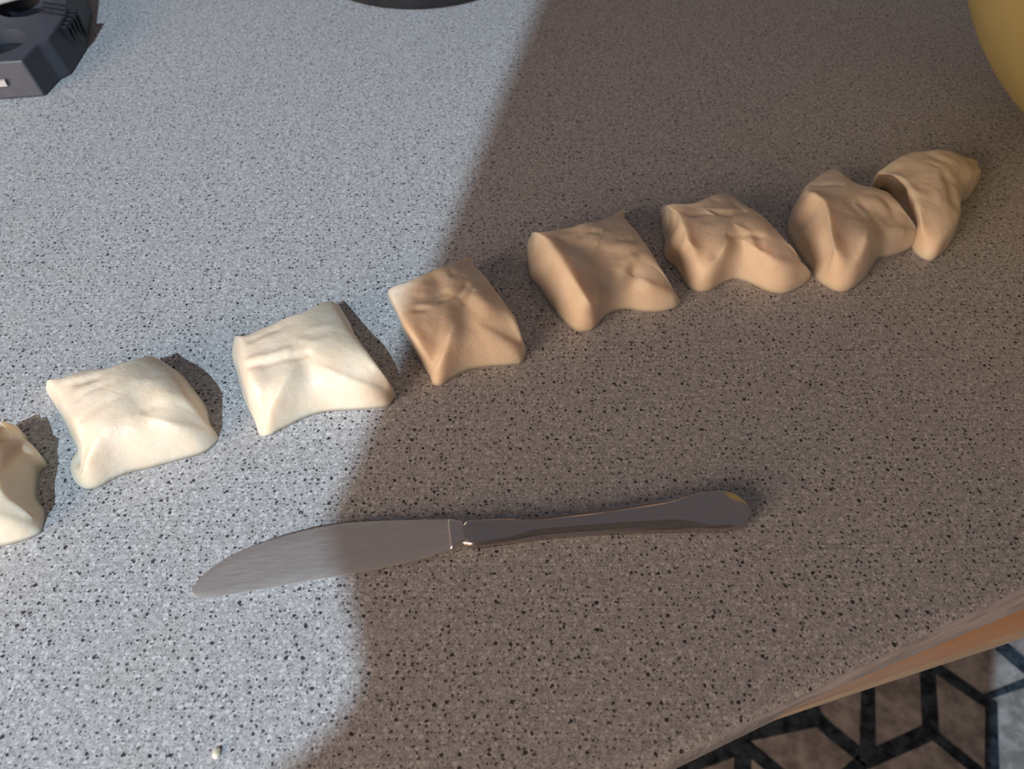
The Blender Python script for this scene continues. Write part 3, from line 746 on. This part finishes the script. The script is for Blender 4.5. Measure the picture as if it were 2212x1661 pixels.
dough_piece('p1', 'pale dough piece with a deep hollow cut side, next to the curled-flap piece', .8)
dough_piece('p2', 'pale flat square dough piece with a small curled flap at one corner', .8)
dough_piece('p3', 'pale square dough piece with a long pinched crease and one corner in shade', .8)
dough_piece('p4', 'puffy square dough piece with two soft dents, half lit and half shaded', 1.0)
dough_piece('p5', 'tan dough piece with a broad smooth cut face and deep front fold', 1.0, 12)
dough_piece('p6', 'tan dough piece with a ragged cut edge and wrinkled top', 1.0, 12)
dough_piece('p7', 'tall tan dough piece with a ridged hollow cut face, pressed against the end lump', 1.4, 12)
dough_piece('p8', 'two-lobed tan dough lump ending the row near the yellow bowl', 1.3)

# tiny crumb of dough
bm = bmesh.new()
bmesh.ops.create_icosphere(bm, subdivisions=3, radius=.0013)
for v in bm.verts:
    v.co = v.co * (1 + .35 * noise.noise(v.co * 900))
    v.co.z = max(v.co.z * .8, -.0007)
    v.co.y *= 1.25
o = from_bm('dough_crumb', bm, M['dough'])
o.location = (-.0962, .0690, K + .0007)
tag(o, 'tiny pale crumb of dough lying on the counter', 'crumb')

# ---------------------------------------------------------------- table knife
kn = thing('table_knife', 'stainless steel table knife with rounded blade lying on the counter', 'knife', (-.11948, .12512, K), math.radians(8.485))
TOP = [(.2, .9), (.6, 1.9), (2.0, 4.4), (5.8, 7.9), (8.7, 9.9), (14.8, 12.9), (20.0, 14.7), (26.1, 16.4), (33.3, 17.8), (44.2, 19.2), (56.0, 19.6), (67.2, 18.8), (81.7, 17.0), (97.4, 14.7)]
BOT = [(.2, -.3), (.6, -1.2), (1.8, -2.5), (4.2, -3.4), (9.6, -3.6), (16.2, -3.5), (23.5, -3.3), (33.8, -2.9), (41.7, -2.7), (52.5, -2.6), (64.6, -2.2), (76.9, -1.3), (87.5, -.2), (97.6, 1.6)]
HTOP = [(101.0, 13.6), (110.5, 12.2), (118.3, 11.5), (126.8, 10.8), (136.0, 10.3), (150.8, 10.1), (167.7, 10.3), (179.2, 10.5), (191.5, 11.0), (196.4, 11.3), (202, 11.4), (206.4, 10.9), (209.5, 10.1), (211.7, 9.1), (213.8, 7.4), (215.1, 5.6), (215.9, 2.8)]
HBOT = [(101.0, 2.2), (109.6, 1.0), (117.2, 1.1), (124.3, 1.3), (134.5, 1.3), (148.9, .4), (165.2, -1.0), (176.0, -2.2), (189.3, -3.9), (193.9, -4.7), (198.5, -5.4), (203, -5.8), (206.5, -5.6), (209.4, -4.9), (212.0, -3.6), (214.0, -1.8), (215.9, 1.2)]
def cub(pts, x):
    pts = np.array(pts)
    return float(np.interp(x, pts[:, 0], pts[:, 1]))
def smooth_cub(pts, x, w=2.0):
    return sum(cub(pts, x + d * w) for d in (-1, -.5, 0, .5, 1)) / 5
def sstep(a, b, x):
    t = min(max((x - a) / (b - a), 0), 1)
    return t * t * (3 - 2 * t)
def loft(name, sections, m, parent, caps=True, sharp=.55):
    w = len(sections[0])
    verts = [tuple(c / 1000.0 for c in p) for s in sections for p in s]
    faces = []
    for i in range(len(sections) - 1):
        for k in range(w):
            kk = (k + 1) % w
            faces.append((i * w + k, i * w + kk, (i + 1) * w + kk, (i + 1) * w + k))
    if caps:
        faces.append(tuple(range(w))[::-1])
        faces.append(tuple((len(sections) - 1) * w + k for k in range(w)))
    bm = bmesh.new()
    bv = [bm.verts.new(v) for v in verts]
    for f in faces:
        bm.faces.new([bv[i] for i in f])
    bmesh.ops.recalc_face_normals(bm, faces=bm.faces[:])
    for e in bm.edges:
        if len(e.link_faces) == 2 and e.calc_face_angle() > sharp:
            e.smooth = False
    return from_bm(name, bm, m, parent)
secs = []
xs = [.2, .4, .7, 1.1, 1.6, 2.2, 3, 4, 5.2, 6.6, 8.2, 10] + [12 + 3 * i for i in range(29)] + [97.5]
for x in xs:
    w = min(1.5, .1 + x * .08)
    yt = smooth_cub(TOP, x, w) if x > 3 else cub(TOP, x)
    yb = smooth_cub(BOT, x, w) if x > 3 else cub(BOT, x)
    zc = .9 + 2.5 * x / 97.5                       # the blade rises slightly towards the handle
    th = .45 + .55 * min(x / 60, 1)
    up = []
    for k in range(9):
        f = k / 8
        y = yb + (yt - yb) * f
        t = th * (.62 + .38 * math.sin(f * math.pi / 2)) * (1 if .01 < f < .99 else .55)
        up.append((x, y, zc + t))
    dn = [(px, py, 2 * zc - pz) for px, py, pz in up][::-1]
    secs.append(up + dn)
loft('blade', secs, M['blade'], kn)
secs = []
for x, yb, yt, zu, zd in ((97.2, 1.6, 14.75, 4.3, 2.4), (97.9, 1.5, 14.8, 5.1, 1.8), (98.8, 1.7, 14.6, 5.15, 1.7), (99.6, 2.2, 14.4, 4.75, 1.8), (100.4, 2.6, 14.0, 5.0, 1.6), (101.6, 3.4, 13.6, 5.2, 1.3), (103.0, 3.9, 13.0, 5.0, 1.2)):
    s = []
    for k in range(16):
        a = 2 * math.pi * k / 16
        ca, sa = math.cos(a), math.sin(a)
        y = (yb + yt) / 2 + (yt - yb) / 2 * math.copysign(abs(ca) ** .45, ca)
        z = (zu + zd) / 2 + (zu - zd) / 2 * math.copysign(abs(sa) ** .55, sa)
        s.append((x, y, z))
    secs.append(s)
loft('bolster', secs, M['bolster'], kn, True, 1.2)
secs = []
VS = [0, .2, .4, .55, .68, .78, .84, .88, .92, .955, .985, 1.0]
for x in [102.2, 102.6, 103.2, 104.0] + [105.2 + 2.2 * i for i in range(45)] + [203.5, 205, 206.5, 208, 209.3, 210.5, 211.6, 212.6, 213.5, 214.2, 214.9, 215.4, 215.8]:
    w = .2 if x > 200 else 2.5
    yt, yb = smooth_cub(HTOP, x, w), smooth_cub(HBOT, x, w)
    mid, hw = (yt + yb) / 2, (yt - yb) / 2
    hw *= 1 - .22 * sstep(106, 102, x)
    if x > 200:
        mid, hw = 2.85 - .9 * (x - 200) / 16, 8.5 * max(1 - ((x - 200) / 16.05) ** 4.5, .003) ** .5
    zc = 6.2 + 1.1 * sstep(150, 205, x) - 1.5 * sstep(206, 216, x) - 1.5 * sstep(106, 102, x)
    pf = .93 - .27 * sstep(120, 131, x) * (1 - sstep(184, 198, x))
    def top_z(v):
        a = abs(v)
        if a <= pf:
            return zc - 1.0 * (a / pf) ** 2.6
        t = (a - pf) / (1 - pf)
        lip = -.75 * math.sin(min(t / .3, 1) * math.pi / 2) + .45 * math.exp(-((t - .62) / .2) ** 2)
        return zc - 1.0 + lip - 1.5 * max(t - .6, 0) ** 1.4 * 2.2
    s = [(x, mid + hw * v, top_z(v)) for v in [-q for q in VS[::-1]] + VS[1:]]
    zb = lambda v: .35 + .5 * sstep(205, 216, x) + 1.6 * abs(v) ** 4
    s += [(x, mid + hw * v, zb(v)) for v in (1.0, .9, .6, .2, -.2, -.6, -.9, -1.0)]
    secs.append(s)
loft('handle', secs, M['handle'], kn, True, .9)

# ---------------------------------------------------------------- black pot
pot = thing('cooking_pot', 'round black pot standing on the counter, only its foot in view', 'pot', (-.0775, .6905, K))
R0 = .087
from_bm('body', lathe_bm([(0, .0), (R0 - .004, .0), (R0 - .001, .001), (R0, .004), (R0 + .002, .03), (R0 + .003, .10), (R0 + .007, .104), (R0 + .007, .106), (R0 + .001, .107), (R0, .10), (R0 - .002, .01), (0, .006)]), M['pot'], pot)
for sgn in (-1, 1):
    bm = bmesh.new()
    prev = None
    for i in range(13):
        a = math.pi * i / 12
        cx, cy = sgn * (R0 + .003 + .028 * math.sin(a)), .034 * math.cos(a)
        rg = []
        for k in range(8):
            b = 2 * math.pi * k / 8
            rad = .005
            rg.append(bm.verts.new((cx + sgn * rad * math.cos(b) * math.sin(a), cy + rad * math.cos(b) * math.cos(a), .085 + rad * math.sin(b))))
        if prev:
            for k in range(8):
                bm.faces.new((prev[k], prev[(k + 1) % 8], rg[(k + 1) % 8], rg[k]))
        prev = rg
    from_bm('handle', bm, M['pot'], pot)

# ---------------------------------------------------------------- yellow bowl
RB, ZB = .179, .161
bowl = thing('mixing_bowl', 'large olive yellow mixing bowl standing at the counter by the dough', 'bowl', (.4181, .4319, K))
pr = [(0, .002), (.070, .002), (.074, 0.0), (.079, 0.0), (.081, .003)]
a0 = math.asin(-(ZB - .003) / RB)
for i in range(1, 22):
    a = a0 + (math.radians(-6) - a0) * i / 21
    pr.append((RB * math.cos(a), ZB + RB * math.sin(a)))
zr = pr[-1][1]
rr = pr[-1][0]
outer = len(pr)
pr += [(rr + .003, zr + .001), (rr + .004, zr + .004), (rr + .001, zr + .006), (rr - .003, zr + .003)]
for i in range(20, 0, -1):
    a = a0 + (math.radians(-6) - a0) * i / 21
    pr.append(((RB - .004) * math.cos(a), ZB + (RB - .004) * math.sin(a)))
pr.append((0, .007))
from_bm('body', lathe_bm(pr, 128), M['bowl'], bowl)

# ---------------------------------------------------------------- dark power strip
ZS = .024
TOPP = [(-.4020, .4675), (-.3298, .4780), (-.3165, .4798), (-.3150, .5010), (-.3105, .5085), (-.3133, .5452), (-.3290, .5980), (-.3735, .6860), (-.6045, .8180), (-.6500, .7600)]
ctr = Vector((-.40, .57))
BOTP = []
for x, y in TOPP:
    d = (Vector((x, y)) - ctr).normalized()
    BOTP.append((x + d.x * .006 + .001, y + d.y * .004))
strip = thing('power_strip', 'dark plastic power strip with round sockets and ribbed end', 'power strip', (0, 0, K))
bm = prism_bm(BOTP, TOPP, .0005, ZS, .0012)
body = from_bm('housing', bm, M['strip'], strip, smoothed=False)
SOCK = [(-.3435, .5045), (-.3465, .5585), (-.3760, .5950), (-.4060, .6310)]
cut = []
for x, y in SOCK:
    b2 = bmesh.new()
    bmesh.ops.create_cone(b2, segments=48, radius1=.0185, radius2=.0190, depth=.024, cap_ends=True)
    for v in b2.verts:
        v.co += Vector((x, y, ZS + .001))
    me = bpy.data.meshes.new('cutter')
    b2.to_mesh(me)
    b2.free()
    c2 = bpy.data.objects.new('cutter', me)
    C.objects.link(c2)
    c2.parent = strip
    md = body.modifiers.new('cut', 'BOOLEAN')
    md.operation = 'DIFFERENCE'
    md.object = c2
    md.solver = 'EXACT'
    cut.append(c2)
bpy.context.view_layer.update()
dg = bpy.context.evaluated_depsgraph_get()
me2 = bpy.data.meshes.new_from_object(body.evaluated_get(dg))
body.modifiers.clear()
body.data = me2
for c2 in cut:
    bpy.data.objects.remove(c2, do_unlink=True)
for x, y in SOCK:
    bm = lathe_bm([(0, 0), (.0178, 0), (.0178, .0012), (.0150, .0016), (0, .0016)], 40)
    s = from_bm('socket', bm, M['strip_dark'], strip)
    s.location = (x, y, ZS - .0109)
    for k in (-1, 1):
        h = from_bm('contact_hole', lathe_bm([(0, 0), (.0026, 0), (.0026, .0006), (0, .0006)], 16), M['strip_dark'], s)
        h.location = (.0095 * k * .8, .0095 * k * .6, .0015)
# ribs on the end of the housing
rdir = Vector((-.0020, .0072))
for col, (x0, y0, x1, y1) in enumerate(((-.3300, .5475, -.3235, .5455), (-.3215, .5450, -.3150, .5430))):
    for k in range(3):
        p = Vector((x0, y0)) + rdir * k
        q = Vector((x1, y1)) + rdir * k
        ribbon('rib', [tuple(p), tuple(q)], .0024, ZS - .0006, ZS + .0007, M['strip_dark'], strip)
side = (Vector(BOTP[5]) - Vector(BOTP[4]))
for k in range(5):
    p = Vector(TOPP[4]) + (Vector(TOPP[5]) - Vector(TOPP[4])) * (.62 + .17 * k)
    q = p + Vector((.0035, .0006))
    o = from_bm('side_rib', box_bm(-.003, .0042, -.0013, .0013, .003, ZS - .002, .0004), M['strip_dark'], strip, smoothed=False)
    o.location = (p.x, p.y, 0)
# pale label on the front flank
p, q = Vector(BOTP[0]).lerp(Vector(BOTP[1]), .35), Vector(BOTP[0]).lerp(Vector(BOTP[1]), .93)
o = from_bm('label_plate', box_bm(0, (q - p).length, -.0006, .0012, .0, .0042), M['label'], strip, smoothed=False)
o['label'] = 'pale grey label on the side'
o.location = (p.x, p.y, .0095)
o.rotation_euler = (0, 0, math.atan2(q.y - p.y, q.x - p.x))

# white plug lying on the strip at the very corner
w = from_bm('white_plug', box_bm(-.022, .022, .0, .030, 0.0, .010, .002, 3), M['white'])
w.location = (-0.3626, 0.5557, K + ZS + .0008)
w.rotation_euler = (0, 0, math.radians(38))
tag(w, 'small white plastic piece lying on the dark power strip', 'plug')
